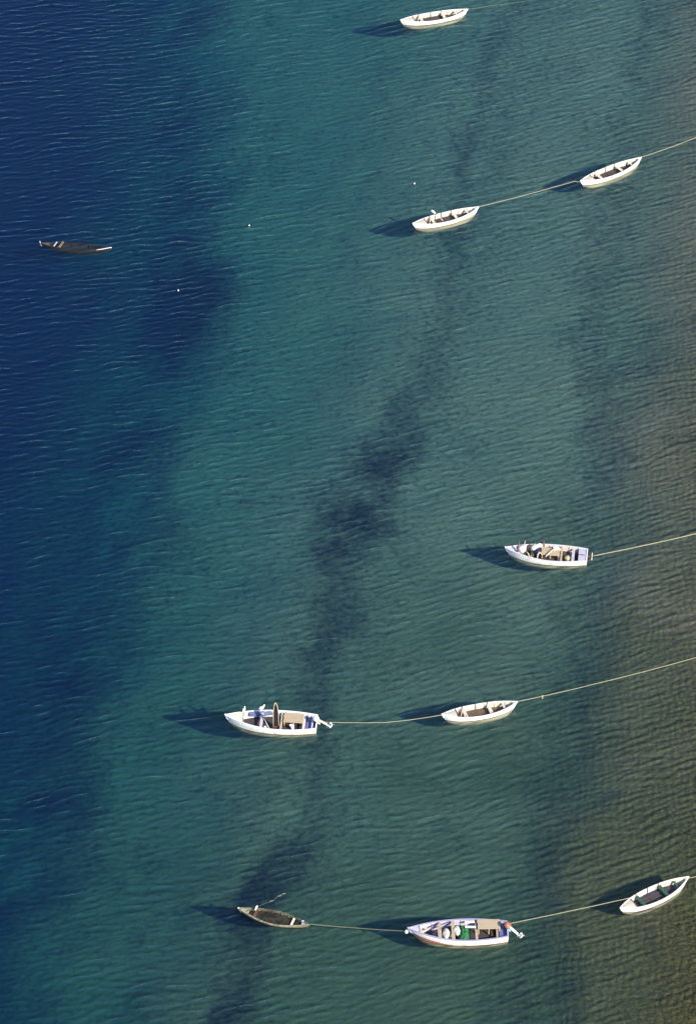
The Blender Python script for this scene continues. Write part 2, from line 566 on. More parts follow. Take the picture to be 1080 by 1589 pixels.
WAVE = 0.0170
wxs = axis(-27.0, 27.0, 0.075, 380, 20)
wys = axis(-45.0, 63.0, 0.09, 480, 20)
X, Y = np.meshgrid(wxs, wys)
fade = np.clip((27.2 - np.abs(X)) / 2.0, 0, 1) * np.clip((54.2 - np.abs(Y - 9.0)) / 2.0, 0, 1)
Z, focus_tint = wave_field(X, Y)
Z *= fade
# the boats press the surface down under their floors
for (bx, by), (sx_, sy_), zz_, hb in (((621, 31), (726, 14), .47, .40), ((900, 281), (995, 244), .47, .40), ((640, 347), (743, 321), .47, .40), ((685, 1109), (803, 1089), .47, .40), ((961, 1409), (1068, 1360), .47, .40),
                                      ((783, 849), (911, 861), .5, .58), ((349, 1109), (492, 1120), .5, .60), ((632, 1440), (788, 1441), .55, .60), ((369, 1407), (481, 1433), .27, .36)):
    pa_, pb_ = at(bx, by, zz_), at(sx_, sy_, zz_)
    dv = pa_ - pb_
    ln = math.hypot(dv.x, dv.y)
    ux, uy = dv.x / ln, dv.y / ln
    cx, cy = (pa_.x + pb_.x) / 2, (pa_.y + pb_.y) / 2
    lx, ly = (X - cx) * ux + (Y - cy) * uy, -(X - cx) * uy + (Y - cy) * ux
    ins = np.clip((1.0 - (np.abs(lx) / (ln / 2 - 0.12)) ** 3 - (np.abs(ly) / hb) ** 2) * 4.0, 0, 1)
    Z = Z * (1 - ins) - 0.06 * ins
# light gathered or spread by the ripples, painted as a tint from their curvature
focus_tint = np.clip(0.80 + 0.115 * focus_tint, 0.36, 1.0)
ny, nx = X.shape
top = np.stack([X, Y, Z], -1).reshape(-1, 3)
ii = (np.arange(ny - 1)[:, None] * nx + np.arange(nx - 1)[None, :]).ravel()
quads = np.stack([ii, ii + 1, ii + 1 + nx, ii + nx], -1)
# rim, walls and floor that close the body of water
rim = np.concatenate([np.arange(nx), np.arange(1, ny) * nx + nx - 1, (ny - 1) * nx + np.arange(nx - 2, -1, -1), np.arange(ny - 2, 0, -1) * nx])
low = top[rim].copy()
low[:, 2] = zb
k0, nr = len(top), len(rim)
nxt = (np.arange(nr) + 1) % nr
walls = np.stack([rim[nxt], rim, k0 + np.arange(nr), k0 + nxt], -1)
ctr = np.array([[0, 0, zb]])
me = bpy.data.meshes.new('sea_water')
vall = np.concatenate([top, low, ctr]).astype(np.float32)
me.vertices.add(len(vall))
me.vertices.foreach_set('co', vall.ravel())
tri = np.stack([k0 + nxt, k0 + np.arange(nr), np.full(nr, k0 + nr)], -1)
qq = np.concatenate([quads, walls])
loops = np.concatenate([qq.ravel(), tri.ravel()]).astype(np.int32)
starts = np.concatenate([np.arange(len(qq)) * 4, len(qq) * 4 + np.arange(nr) * 3]).astype(np.int32)
me.loops.add(len(loops))
me.loops.foreach_set('vertex_index', loops)
me.polygons.add(len(starts))
me.polygons.foreach_set('loop_start', starts)
me.update(calc_edges=True)
sm = np.zeros(len(starts), dtype=bool)
sm[:len(quads)] = True
me.polygons.foreach_set('use_smooth', sm)
at_ = me.attributes.new('focus_tint', 'FLOAT', 'POINT')
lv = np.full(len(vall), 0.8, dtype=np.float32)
lv[:len(top)] = focus_tint.ravel()
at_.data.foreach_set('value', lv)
m, n, l = new_mat('sea_water')
n.remove(n['Principled BSDF'])
out = n['Material Output']
fr = node(n, 'ShaderNodeFresnel', IOR=1.34)
geo = n.new('ShaderNodeNewGeometry')             # same reflectance from above and below the surface
ir = n.new('ShaderNodeMapRange')
ir.inputs['To Min'].default_value = 1.34
ir.inputs['To Max'].default_value = 1 / 1.34
l.new(geo.outputs['Backfacing'], ir.inputs['Value'])
l.new(ir.outputs['Result'], fr.inputs['IOR'])
gl = node(n, 'ShaderNodeBsdfGlossy', Roughness=0.13)
tr = n.new('ShaderNodeBsdfTransparent')
la = node(n, 'ShaderNodeAttribute', attribute_name='focus_tint')
l.new(la.outputs['Fac'], tr.inputs['Color'])  # tints the clear surface to imitate light focused by ripples
mx = n.new('ShaderNodeMixShader')
l.new(fr.outputs[0], mx.inputs[0])
l.new(tr.outputs[0], mx.inputs[1])
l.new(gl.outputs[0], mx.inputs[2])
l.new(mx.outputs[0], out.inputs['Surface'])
va = node(n, 'ShaderNodeVolumeAbsorption', Density=0.50)
va.inputs['Color'].default_value = (0.29, 0.79, 0.82, 1)
vs = node(n, 'ShaderNodeVolumeScatter', Density=0.042, Anisotropy=0.0)
vs.inputs['Color'].default_value = (0.08, 0.21, 1.0, 1)
ad = n.new('ShaderNodeAddShader')
l.new(va.outputs[0], ad.inputs[0])
l.new(vs.outputs[0], ad.inputs[1])
l.new(ad.outputs[0], out.inputs['Volume'])
me.materials.append(m)
sea = link(bpy.data.objects.new('sea_water', me))
tag(sea, 'rippled sea water deep blue offshore fading to clear brown shallows', kind='structure')
WATER = m


# ------------------------------------------------------------------ boat hulls
class Hull:
    """Lines of a boat: bow towards +x, level 0 is the water."""

    def __init__(s, L, Bm, fb, fb_bow, fb_st, draft, transom=0.0, rake=0.35, rake_st=0.1, full=2.2, th=0.035, mid=0.45, chine=0.80):
        s.chine = chine
        s.L, s.B, s.fb, s.fb_bow, s.fb_st, s.draft = L, Bm, fb, fb_bow, fb_st, draft
        s.transom, s.rake, s.rake_st, s.full, s.th, s.mid = transom, rake, rake_st, full, th, mid

    def w(s, t):
        md = s.mid
        if t >= md:
            k = (t - md) / (1 - md)
            f = max(0.0, 1 - k ** s.full)
        else:
            k = (md - t) / md
            f = 1 - (1 - s.transom) * k ** (2.0 if s.transom > 0 else s.full)
        return max(0.012, s.B / 2 * f)

    def zs(s, t):
        if t >= s.mid:
            return s.fb + (s.fb_bow - s.fb) * ((t - s.mid) / (1 - s.mid)) ** 2
        return s.fb + (s.fb_st - s.fb) * ((s.mid - t) / s.mid) ** 2

    def zk(s, t):
        k = max(0, (t - 0.75) / 0.25)
        z = -s.draft * (1 - 0.55 * k ** 2)
        if s.transom == 0:
            k = max(0, (0.25 - t) / 0.25)
            z = z * (1 - 0.5 * k ** 2)
        else:
            k = max(0, (0.35 - t) / 0.35)
            z = z * (1 - 0.35 * k)
        return z

    def pt(s, t, q, side, inset=0.0):
        """q: 0 keel .. 1 gunwale, side -1/+1"""
        w = max(0.006, s.w(t) - inset)
        zk, zs = s.zk(t) + inset, s.zs(t)
        qc = 0.34
        zc = zk + (zs - zk) * 0.09
        if q <= qc:
            u = q / qc
            y = w * s.chine * u
            z = zk + (zc - zk) * u ** 1.5
        else:
            u = (q - qc) / (1 - qc)
            y = w * (s.chine + (1 - s.chine) * math.sin(u * math.pi / 2) ** 0.8)
            z = zc + (zs - zc) * u
        x = (t - 0.5) * s.L
        kb = max(0, (t - 0.6) / 0.4)
        ks = max(0, (0.35 - t) / 0.35)
        x -= s.rake * kb ** 2 * (1 - q)
        x += s.rake_st * ks ** 2 * (1 - q)
        # keep the inside clear of the pointed ends
        if inset:
            x = x - inset * 1.6 * kb ** 4 + inset * (1.6 if s.transom == 0 else 0.9) * ks ** 4
        return Vector((x, y * side, z))

    def q_at(s, t, z, inset):
        lo, hi = 0.0, 1.0
        for _ in range(24):
            mq = (lo + hi) / 2
            if s.pt(t, mq, 1, inset).z < z:
                lo = mq
            else:
                hi = mq
        return (lo + hi) / 2

    def half(s, t, z, inset=None):
        return s.pt(t, s.q_at(t, z, s.th if inset is None else inset), 1, s.th if inset is None else inset)

    def t_of(s, x):
        return x / s.L + 0.5


NT, NQ = 36, 9


def hull_mesh(h, band=None):
    """Closed shell: slot 0 topsides, 1 inside, 2 below the waterline, 3 lower bow paint."""
    mb = MB()
    rows_o, rows_i = [], []
    for i in range(NT + 1):
        t = i / NT
        t = 0.5 - 0.5 * math.cos(math.pi * t) * (0.35 + 0.65 * 1)  # denser towards the ends
        qs = [k / NQ for k in range(NQ + 1)]
        ro = [h.pt(t, q, -1) for q in reversed(qs)] + [h.pt(t, q, 1) for q in qs[1:]]
        ri = [h.pt(t, q, -1, h.th) for q in reversed(qs)] + [h.pt(t, q, 1, h.th) for q in qs[1:]]
        rows_o.append(ro)
        rows_i.append(ri)
    C = 2 * NQ + 1
    vs = [p for r in rows_o for p in r]
    k0 = len(vs)
    vs += [p for r in rows_i for p in r]
    mb.v = [tuple(p) for p in vs]
    for i in range(NT):
        for j in range(C - 1):
            a = i * C + j
            f = (a, a + 1, a + 1 + C, a + C)
            c = sum((Vector(vs[k]) for k in f), Vector()) / 4
            mi = 0
            if band is not None:
                bb = band(c)
                if bb is not None:
                    mi = bb
            mb.f.append(f)
            mb.m.append(mi)
            mb.f.append(tuple(k + k0 for k in reversed(f)))
            mb.m.append(1)
        for j in (0, C - 1):
            a, b_ = i * C + j, (i + 1) * C + j
            mb.f.append((a, b_, b_ + k0, a + k0))
            mb.m.append(0)
    for i in (0, NT):
        for j in range(C - 1):
            a = i * C + j
            mb.f.append((a, a + 1, a + 1 + k0, a + k0))
            mb.m.append(0)
    return mb


def sheer_rail(h, side, wd=0.05, ht=0.035, t0=0.0, t1=1.0, out=0.02, lift=0.004):
    mb = MB()
    rings = []
    N = 34
    for i in range(N + 1):
        t = t0 + (t1 - t0) * i / N
        p = h.pt(t, 1, side)
        y1 = p.y + side * out
        y0 = p.y - side * wd
        if side * y0 < 0.004:
            y0 = side * 0.004
        if side * y1 < 0.02:
            y1 = side * 0.02
        z0, z1 = p.z - ht + lift, p.z + lift + 0.012
        rings.append([(p.x, y0, z1), (p.x, y1, z1), (p.x, y1, z0), (p.x, y0, z0)])
    vs = [v for r in rings for v in r]
    fs = []
    for i in range(N):
        for k in range(4):
            a, b_ = i * 4 + k, i * 4 + (k + 1) % 4
            fs.append((a, b_, b_ + 4, a + 4))
    fs += [(0, 1, 2, 3), tuple(N * 4 + k for k in (3, 2, 1, 0))]
    return mb.add(vs, fs)


def plate(h, ta, tb, zf, thick=0.025, inset=0.012, camber=0.0, N=12, shrink=0.0):
    """A deck or sole that runs from side to side between two stations at height zf(t)."""
    mb = MB()
    top, bot = [], []
    for i in range(N + 1):
        t = ta + (tb - ta) * i / N
        z = zf(t)
        p = h.half(t, min(z, h.zs(t) - 0.001), inset)
        y = max(0.006, p.y - shrink)
        row_t, row_b = [], []
        for k in range(5):
            u = k / 2 - 1
            zz = z + camber * (1 - u * u)
            row_t.append((p.x, u * y, zz))
            row_b.append((p.x, u * y, zz - thick))
        top.append(row_t)
        bot.append(row_b)
    vs = [v for r in top for v in r] + [v for r in bot for v in r]
    k0 = 5 * (N + 1)
    fs = []
    for i in range(N):
        for k in range(4):
            a = i * 5 + k
            fs.append((a, a + 1, a + 6, a + 5))
            fs.append((a + k0, a + 5 + k0, a + 6 + k0, a + 1 + k0))
        for k in (0, 4):
            a = i * 5 + k
            fs.append((a, a + 5, a + 5 + k0, a + k0))
    for i in (0, N):
        for k in range(4):
            a = i * 5 + k
            fs.append((a, a + 1, a + 1 + k0, a + k0))
    return mb.add(vs, fs)


def cross_plank(h, x, z, width, thick=0.03, inset=None):
    t = h.t_of(x)
    ya = h.half(t, z).y + 0.012
    mb = MB()
    return mb.box((x, 0, z), (width, 2 * ya, thick))


def rib(h, x, width=0.035, thick=0.022, rise=0.0):
    t = h.t_of(x)
    mb = MB()
    rows = []
    qs = [0.25 + 0.75 * k / 10 for k in range(11)]
    seqs = [(-1, q) for q in reversed(qs)] + [(1, q) for q in qs]
    for s_, q in seqs:
        o = h.pt(t, q, s_, h.th - 0.004)
        i_ = h.pt(t, q, s_, h.th + thick)
        i_.z = o.z + (0.012 if q < 0.9 else 0) + (rise if q == 1 else 0)
        if q == 1:
            o.z += rise
        rows.append((o, i_))
    out = []
    for side in (slice(0, 11), slice(11, 22)):
        vs, fs = [], []
        for o, i_ in rows[side]:
            for xx in (-width / 2, width / 2):
                vs.append((o.x + xx, o.y, o.z))
                vs.append((i_.x * 0 + o.x + xx, i_.y, i_.z))
        for k in range(10):
            a = k * 4
            for c in ((0, 1), (1, 3), (3, 2), (2, 0)):
                fs.append((a + c[0], a + c[1], a + c[1] + 4, a + c[0] + 4))
        fs.append((0, 1, 3, 2))
        fs.append((40, 41, 43, 42))
        out.append(MB().add(vs, fs))
    return out


def transom_board(h, thick=0.05):
    pts = []
    for k in range(NQ + 1):
        pts.append(h.pt(0, 1 - k / NQ, -1, 0.004))
    for k in range(1, NQ + 1):
        pts.append(h.pt(0, k / NQ, 1, 0.004))
    mb = MB()
    N = len(pts)
    vs = [(p.x - 0.012, p.y, p.z + (0.01 if i in (0, N - 1) else 0)) for i, p in enumerate(pts)] + [(p.x + thick, p.y, p.z + (0.01 if i in (0, N - 1) else 0)) for i, p in enumerate(pts)]
    fs = [tuple(range(N)), tuple(range(2 * N - 1, N - 1, -1))]
    for k in range(N):
        fs.append((k, (k + 1) % N, (k + 1) % N + N, k + N))
    return mb.add(vs, fs)


def boat_at(name, tip_bow, tip_stern, z_bow, z_st, label, cat, group=None, roll=0.0):
    a, b_ = at(*tip_bow, z_bow), at(*tip_stern, z_st)
    c = (a + b_) / 2
    d = a - b_
    Ln = math.hypot(d.x, d.y)
    o = empty(name, (c.x, c.y, 0), math.atan2(d.y, d.x), rx=roll)
    tag(o, label, cat, group)
    o['boat_length'] = Ln
    del o['boat_length']
    return o, Ln


def floor_boards(h, ta, tb, z, mat, parent, n=4, gap=0.02, sole_mat=None):
    """Solid sole with separate lengthwise boards on it."""
    plate(h, ta, tb, lambda t: z - 0.03, 0.03, 0.012).build('sole', sole_mat or mat, parent)
    xa, xb = (ta + 0.12 - 0.5) * h.L, (tb - 0.12 - 0.5) * h.L
    wmin = min(h.half(ta + 0.12, z).y, h.half(tb - 0.12, z).y) - 0.03
    bw = 2 * wmin / n
    for k in range(n):
        y = -wmin + bw * (k + 0.5)
        MB().box(((xa + xb) / 2, y, z), ((xb - xa) * random.uniform(0.96, 1.0), bw - gap, 0.024)).build('floorboard', mat, parent)


# ---- white double-ended dinghies
def dinghy(tb, ts, label, roll=0.0, inside='cream', sole='sole', thwart='cream', sole_boards='sole', deck='deck', stern_deck=0.05, fbk=1.0, hullm='white'):
    o, Ln = boat_at('dinghy', tb, ts, 0.47, 0.46, label, 'dinghy', 'white double-ended dinghies on mooring lines', roll)
    h = Hull(Ln, 1.04, 0.31 * fbk, 0.47 * fbk, 0.46 * fbk, 0.38, 0.0, rake=0.45, rake_st=0.42, full=2.3, th=0.03, mid=0.5)
    hull_mesh(h).build('hull', [M['hull_white'], M[inside]], o, True)
    for s_ in (-1, 1):
        sheer_rail(h, s_, 0.035, 0.045, 0.0, 1.0).build('gunwale', M[hullm], o)
    floor_boards(h, 0.10, 0.92, 0.045, M[sole_boards], o, 3, sole_mat=M[sole])
    plate(h, 0.80, 0.985, lambda t: h.zs(t) - 0.012, 0.022, 0.02, 0.03).build('foredeck', M[deck], o)
    MB().box(((0.80 - 0.5) * Ln - 0.02, 0, h.zs(0.8) + 0.004), (0.035, 2 * h.half(0.8, h.zs(0.8) - 0.03).y - 0.02, 0.075)).build('coaming', M['wood_dark'], o)
    plate(h, 0.015, 0.015 + stern_deck, lambda t: h.zs(t) - 0.012, 0.022, 0.02, 0.01).build('stern_deck', M[deck], o)
    for t in (0.69, 0.36, 0.18):
        x = (t - 0.5) * Ln
        cross_plank(h, x, h.zs(t) - 0.09, 0.19 if t > 0.3 else 0.12).build('thwart', M[thwart], o)
    for t in (0.73, 0.61, 0.52, 0.40, 0.27, 0.14):
        for rb in rib(h, (t - 0.5) * Ln, 0.04, 0.03):
            rb.build('rib', M['wood_dark' if t in (0.52,) else inside], o)
    for t in (0.70, 0.52, 0.37):
        for s_ in (-1, 1):
            p = h.pt(t, 1, s_)
            MB().tube([(p.x, p.y - s_ * 0.06, p.z - 0.10), (p.x, p.y - s_ * 0.05, p.z + 0.12)], 0.02, 6).build('thole_pin', M['wood_dark'], o)
    MB().tube([h.pt(1, 1, 1) * Vector((1, 0, 1)) if False else Vector((Ln / 2 - 0.02, 0, h.zs(1) + 0.03)), Vector((Ln / 2 - 0.10, 0, h.zs(1) - 0.2)), Vector((Ln / 2 - 0.42, 0, -0.08))], [0.035, 0.03, 0.02], 8).build('stem_post', M[hullm], o)
    MB().tube([(-Ln / 2 + 0.01, 0, h.zs(0) + 0.03), (-Ln / 2 + 0.10, 0, 0.30), (-Ln / 2 + 0.36, 0, -0.06)], [0.03, 0.026, 0.02], 8).build('stern_post', M[hullm], o)
    MB().tube([(Ln / 2 - 0.28, 0, h.zs(0.94) + 0.01), (Ln / 2 - 0.28, 0, h.zs(0.94) + 0.10)], 0.02, 7).build('mooring_post', M['wood'], o)
    return o, h, Ln


dA, hA, LA = dinghy((621, 31), (726, 14), 'white dinghy at the very top of the picture, cut off from the others')
dB, hB, LB = dinghy((900, 281), (995, 244), 'white dinghy near the right edge in the upper water, tied ahead of another dinghy', R(2))
dC, hC, LC = dinghy((640, 347), (743, 321), 'white dinghy in the upper middle with a short oar over its far side', R(2))
dG, hG, LG = dinghy((685, 1109), (803, 1089), 'white dinghy with brown floor tied behind the open white motorboat', R(3), sole='sole_brown', sole_boards='sole_brown')
dJ, hJ, LJ = dinghy((961, 1409), (1068, 1360), 'white dinghy with green thwart in the brown shallows at lower right', R(-2), thwart='green', sole='blue', sole_boards='sole', stern_deck=0.04)


def world_of(o, p):
    mt = Matrix.Translation(o.location) @ o.rotation_euler.to_matrix().to_4x4()
    return mt @ Vector(p)


# ---- motorboats with a transom
def motorboat(tb, ts, label, Bm=1.55, fb=0.46, inside='cream', hullm='white', rail='white', transom_m='white', band=None, mats=None, sole='sole', deck_t=0.83, deck='cream', well='violet', rake=0.5):
    o, Ln = boat_at('motorboat', tb, ts, fb + 0.2, fb + 0.04, label, 'motorboat', 'open wooden motorboats', 0)
    h = Hull(Ln, Bm, fb, fb + 0.2, fb + 0.04, 0.40, 0.70, rake=rake, rake_st=0.06, full=2.1, th=0.04, mid=0.40)
    hull_mesh(h, band).build('hull', mats or [M['hull_white'], M[inside]], o, True)
    for s_ in (-1, 1):
        sheer_rail(h, s_, 0.055, 0.035, 0.0, 1.0, 0.012).build('gunwale', M[rail], o)
    transom_board(h).build('transom', M[transom_m], o)
    floor_boards(h, 0.012, 0.93, 0.05, M[sole], o, 5)
    if deck_t < 1:
        plate(h, deck_t, 0.985, lambda t: h.zs(t) - 0.03, 0.025, 0.02, 0.03).build('foredeck', M[deck], o)
        MB().box(((deck_t - 0.5) * Ln - 0.02, 0, h.zs(deck_t) - 0.02), (0.035, 2 * h.half(deck_t, h.zs(deck_t) - 0.05).y - 0.02, 0.08)).build('coaming', M['wood'], o)
    MB().tube([Vector((Ln / 2 - 0.01, 0, h.zs(1) + 0.05)), Vector((Ln / 2 - 0.12, 0, h.zs(1) - 0.25)), Vector((Ln / 2 - rake, 0, -0.12))], [0.04, 0.035, 0.025], 8).build('stem_post', M[rail], o)
    for t in (0.10, 0.22, 0.34, 0.46, 0.57, 0.67, 0.76):
        for rb in rib(h, (t - 0.5) * Ln, 0.05, 0.03):
            rb.build('rib', M[inside], o)
    return o, h, Ln


def platform(o, x0, x1, y0, y1, z, mat, n=3, legs=3, leg_in=None, thick=0.035):
    """Raised bench of separate planks on legs (near edge is +y)."""
    p = bpy.data.objects.new('bench', None)
    link(p, o)
    w = (y1 - y0) / n
    for k in range(n):
        MB().box(((x0 + x1) / 2 + random.uniform(-0.02, 0.02), y0 + w * (k + 0.5), z + random.uniform(-0.004, 0.004)), (x1 - x0, w - 0.012, thick)).build('plank', mat, p)
    for k in range(legs):
        x = x0 + 0.05 + (x1 - x0 - 0.1) * k / max(1, legs - 1)
        MB().box((x, y1 - 0.05, (z + 0.09) / 2), (0.07, 0.06, z - 0.09 - thick * 0.5)).build('leg', mat, p)
        MB().box((x, (y0 + y1) / 2, z - thick - 0.012), (0.06, y1 - y0 - 0.04, 0.04)).build('bearer', mat, p)
    return p


def outboard(o, h, Ln, kind, tilt, yaw, cowl, leg, low):
    """Motor on the transom, swung up out of the water; points aft (-x)."""
    p = bpy.data.objects.new('outboard_motor', None)
    link(p, o)
    p.location = (-Ln / 2 - 0.03, 0, h.fb_st + 0.03)
    p.rotation_euler = (0, tilt, yaw)      # tilt swings the leg (local -z) aft
    MB().box((0.0, 0, -0.06), (0.10, 0.26, 0.24), bev=0.02).build('clamp_bracket', M['teal' if kind else 'metal'], p)
    c = MB().tube([(-0.12, 0, 0.02), (-0.12, 0, 0.08), (-0.13, 0, 0.22), (-0.14, 0, 0.30), (-0.14, 0, 0.335)], [(0.15, 0.11), (0.19, 0.135), (0.19, 0.135), (0.14, 0.10), (0.05, 0.04)], 14)
    c.build('cowling', cowl, p, True)
    MB().tube([(-0.12, 0, 0.03), (-0.12, 0, -0.35), (-0.12, 0, -0.62)], [(0.085, 0.06), (0.07, 0.045), (0.075, 0.035)], 10).build('drive_leg', leg, p, True)
    MB().box((-0.16, 0, -0.60), (0.30, 0.16, 0.018), bev=0.006).build('cavitation_plate', leg, p)
    g = MB().tube([(0.03, 0, -0.74), (-0.02, 0, -0.74), (-0.12, 0, -0.74), (-0.24, 0, -0.74), (-0.30, 0, -0.74)], [0.015, 0.05, 0.065, 0.055, 0.03], 10)
    g.tube([(-0.12, 0, -0.6), (-0.12, 0, -0.76)], [(0.07, 0.035), (0.07, 0.035)], 8)
    g.build('gearcase', low, p, True)
    pr = MB()
    for k in range(3):
        a = k * 2.094
        d = Vector((0, math.cos(a), math.sin(a)))
        e = Vector((0, -math.sin(a), math.cos(a)))
        c0 = Vector((-0.30, 0, -0.74))
        pts = [c0 + d * 0.02 - e * 0.02 + Vector((0.02, 0, 0)), c0 + d * 0.12 - e * 0.05 + Vector((0.03, 0, 0)), c0 + d * 0.13 + e * 0.04 - Vector((0.03, 0, 0)), c0 + d * 0.02 + e * 0.02 - Vector((0.02, 0, 0))]
        q2 = [q + Vector((0.012, 0, 0)) for q in pts]
        pr.add(pts + q2, [(0, 1, 2, 3), (7, 6, 5, 4), (0, 1, 5, 4), (1, 2, 6, 5), (2, 3, 7, 6), (3, 0, 4, 7)])
    pr.build('propeller', M['metal'], p)
    MB().tube([(0.02, 0.02, 0.10), (0.22, 0.03, 0.13), (0.42, 0.03, 0.12)], [0.022, 0.02, 0.024], 8).build('tiller', M['black'], p, True)
    return p


# E: cluttered boat, right middle
mE, hE, LE = motorboat((783, 849), (911, 861), 'white motorboat cluttered with poles and sacks, alone on its line at right middle', 1.48, 0.37, 'cream', 'white', 'palelilac', deck_t=0.80, deck='lilac')
# F: white boat with upright board
mF, hF, LF = motorboat((349, 1109), (492, 1120), 'white motorboat with a tall pointed board standing upright amidships', 1.56, 0.40, 'bluewhite', 'white', 'bluewhite', deck_t=0.80, deck='cream')


# H: blue-violet and red boat
mH, hH, LH = motorboat((632, 1440), (788, 1441), 'white and red motorboat with violet gunwales and a green net, lowest in the picture', 1.54, 0.46, 'lilac', 'white', 'railviolet', 'lilac', None,
                       [M['hull_red'], M['lilac']], deck_t=0.88, deck='lilac', rake=0.75)

# ---- fittings of F   (bow is left in the picture: picture x = bow + t * length; near side is +y)
def fx(L_, px, p0, p1):
    return L_ / 2 - (px - p0) / (p1 - p0) * L_


fF = lambda px: fx(LF, px, 349, 492)
fE = lambda px: fx(LE, px, 783, 911)
fH = lambda px: fx(LH, px, 632, 788)
cross_plank(hF, fF(406), hF.zs(0.6) - 0.10, 0.16).build('thwart', M['lilac'], mF)
cross_plank(hF, fF(437), hF.zs(0.4) - 0.09, 0.12).build('thwart', M['wood'], mF)
cross_plank(hF, fF(472), hF.zs(0.15) - 0.09, 0.14).build('thwart', M['cream'], mF)
platform(mF, fF(471), fF(440), -hF.w(0.3) + 0.10, 0.10, hF.fb - 0.03, M['wood'], 4, 3)
plate(hF, 0.014, 0.12, lambda t: 0.20, 0.03, 0.02).build('stern_well', M['violet'], mF)
MB().box((-LF / 2 + 0.25, 0, 0.32), (0.10, 2 * hF.half(0.05, 0.3).y, 0.03)).build('stern_seat', M['lilac'], mF)
side = MB()
vsr = []
outboard(mF, hF, LF, 0, R(62), R(-6), M['motor'], M['motor'], M['float'])
# upright pointed board: panel with its shade painted near-black, between two pale posts that meet on top
ub = empty('upright_board', world_of(mF, (fF(429), 0.28, 0.11)), mF.rotation_euler.z)
tag(ub, 'tall dark board in a pale pointed frame standing in the white motorboat', 'board')
Hh = 1.28
ub.scale = (0.85, 1, 1.42)
for s_ in (-1, 1):
    MB().tube([(s_ * 0.17, 0, 0), (s_ * 0.165, 0, 0.75), (s_ * 0.10, 0, 1.12), (s_ * 0.015, 0, Hh)], [(0.028, 0.03), (0.028, 0.03), (0.026, 0.03), (0.022, 0.03)], 8).build('frame_post', M['wood'], ub, True)
MB().add([(-0.14, 0.0, 0.02), (0.14, 0.0, 0.02), (0.14, 0.0, 0.75), (0.08, 0, 1.08), (0.0, 0, 1.2), (-0.08, 0, 1.08), (-0.14, 0, 0.75)] + [(-0.14, -0.02, 0.02), (0.14, -0.02, 0.02), (0.14, -0.02, 0.75), (0.08, -0.02, 1.08), (0.0, -0.02, 1.2), (-0.08, -0.02, 1.08), (-0.14, -0.02, 0.75)],
         [tuple(range(7)), tuple(range(13, 6, -1))] + [(k, (k + 1) % 7, (k + 1) % 7 + 7, k + 7) for k in range(7)]).build('panel', M['tar'], ub)
MB().box((0, 0.02, 0.05), (0.42, 0.10, 0.06)).build('foot', M['wood_dark'], ub)


def put(mb, name, mats, boat, loc, label, cat, group=None, rz=0.0, smooth=False):
    o = mb.build(name, mats, None, smooth)
    o.location = world_of(boat, loc)
    o.rotation_euler = (0, 0, boat.rotation_euler.z + rz)
    return tag(o, label, cat, group)


def draped(pts_a, pts_b, thick=0.03, n=10, wob=0.03, seed=1):
    rnd = random.Random(seed)
    mb = MB()
    rows = []
    K = 6
    N = len(pts_a)
    for i in range(N):
        a, b_ = Vector(pts_a[i]), Vector(pts_b[i])
        rows.append([a.lerp(b_, k / K) + Vector((0, 0, rnd.uniform(-wob, wob))) for k in range(K + 1)])
    vs = [p for r in rows for p in r] + [p - Vector((0, 0, thick)) for r in rows for p in r]
    k0 = N * (K + 1)
    fs = []
    for i in range(N - 1):
        for k in range(K):
            a = i * (K + 1) + k
            fs.append((a, a + 1, a + K + 2, a + K + 1))
            fs.append((a + k0, a + K + 1 + k0, a + K + 2 + k0, a + 1 + k0))
    for i in range(N - 1):
        for k in (0, K):
            a = i * (K + 1) + k
            fs.append((a, a + K + 1, a + K + 1 + k0, a + k0))
    for i in (0, N - 1):
        for k in range(K):
            a = i * (K + 1) + k
            fs.append((a, a + 1, a + 1 + k0, a + k0))
    return mb.add(vs, fs)


# slate tarp tucked along the far side of F
pa, pb = [], []
for k in range(12):
    t = 0.50 + 0.26 * k / 11
    p = hF.pt(t, 1, -1)
    pa.append((p.x, p.y + 0.06, p.z - 0.02))
    q = hF.half(t, 0.20)
    pb.append((p.x - 0.05, -q.y + 0.06 + 0.10 * math.sin(k / 11 * 3.14), 0.20))
put(draped(pa, pb, 0.03, wob=0.02, seed=3), 'tarp', M['tarp'], mF, (0, 0, 0), 'slate blue tarp tucked along the far side of the white motorboat', 'tarp', smooth=True)


def pole(boat, a, b_, r, mat, name, label, cat, group=None, blade=None):
    a, b_ = Vector(a), Vector(b_)
    o = empty(name, world_of(boat, a), boat.rotation_euler.z)
    tag(o, label, cat, group)
    d = b_ - a
    MB().tube([Vector((0, 0, 0)), d * 0.5, d], [r, r, r * 0.85], 8).build('shaft', mat, o, True)
    if blade:
        u = d.normalized()
        MB().tube([d * 0.98, d + u * 0.08, d + u * 0.30, d + u * 0.40], [(0.02, 0.02), (0.075, 0.014), (0.085, 0.012), (0.05, 0.01)], 10).build('blade', M[blade], o, True)
    return o


pole(mF, (fF(419), 0.45, 0.16), (fF(409), -0.10, 0.42), 0.022, M['bone'], 'pole', 'thin pale pole leaning on the lilac thwart of the white motorboat', 'pole')


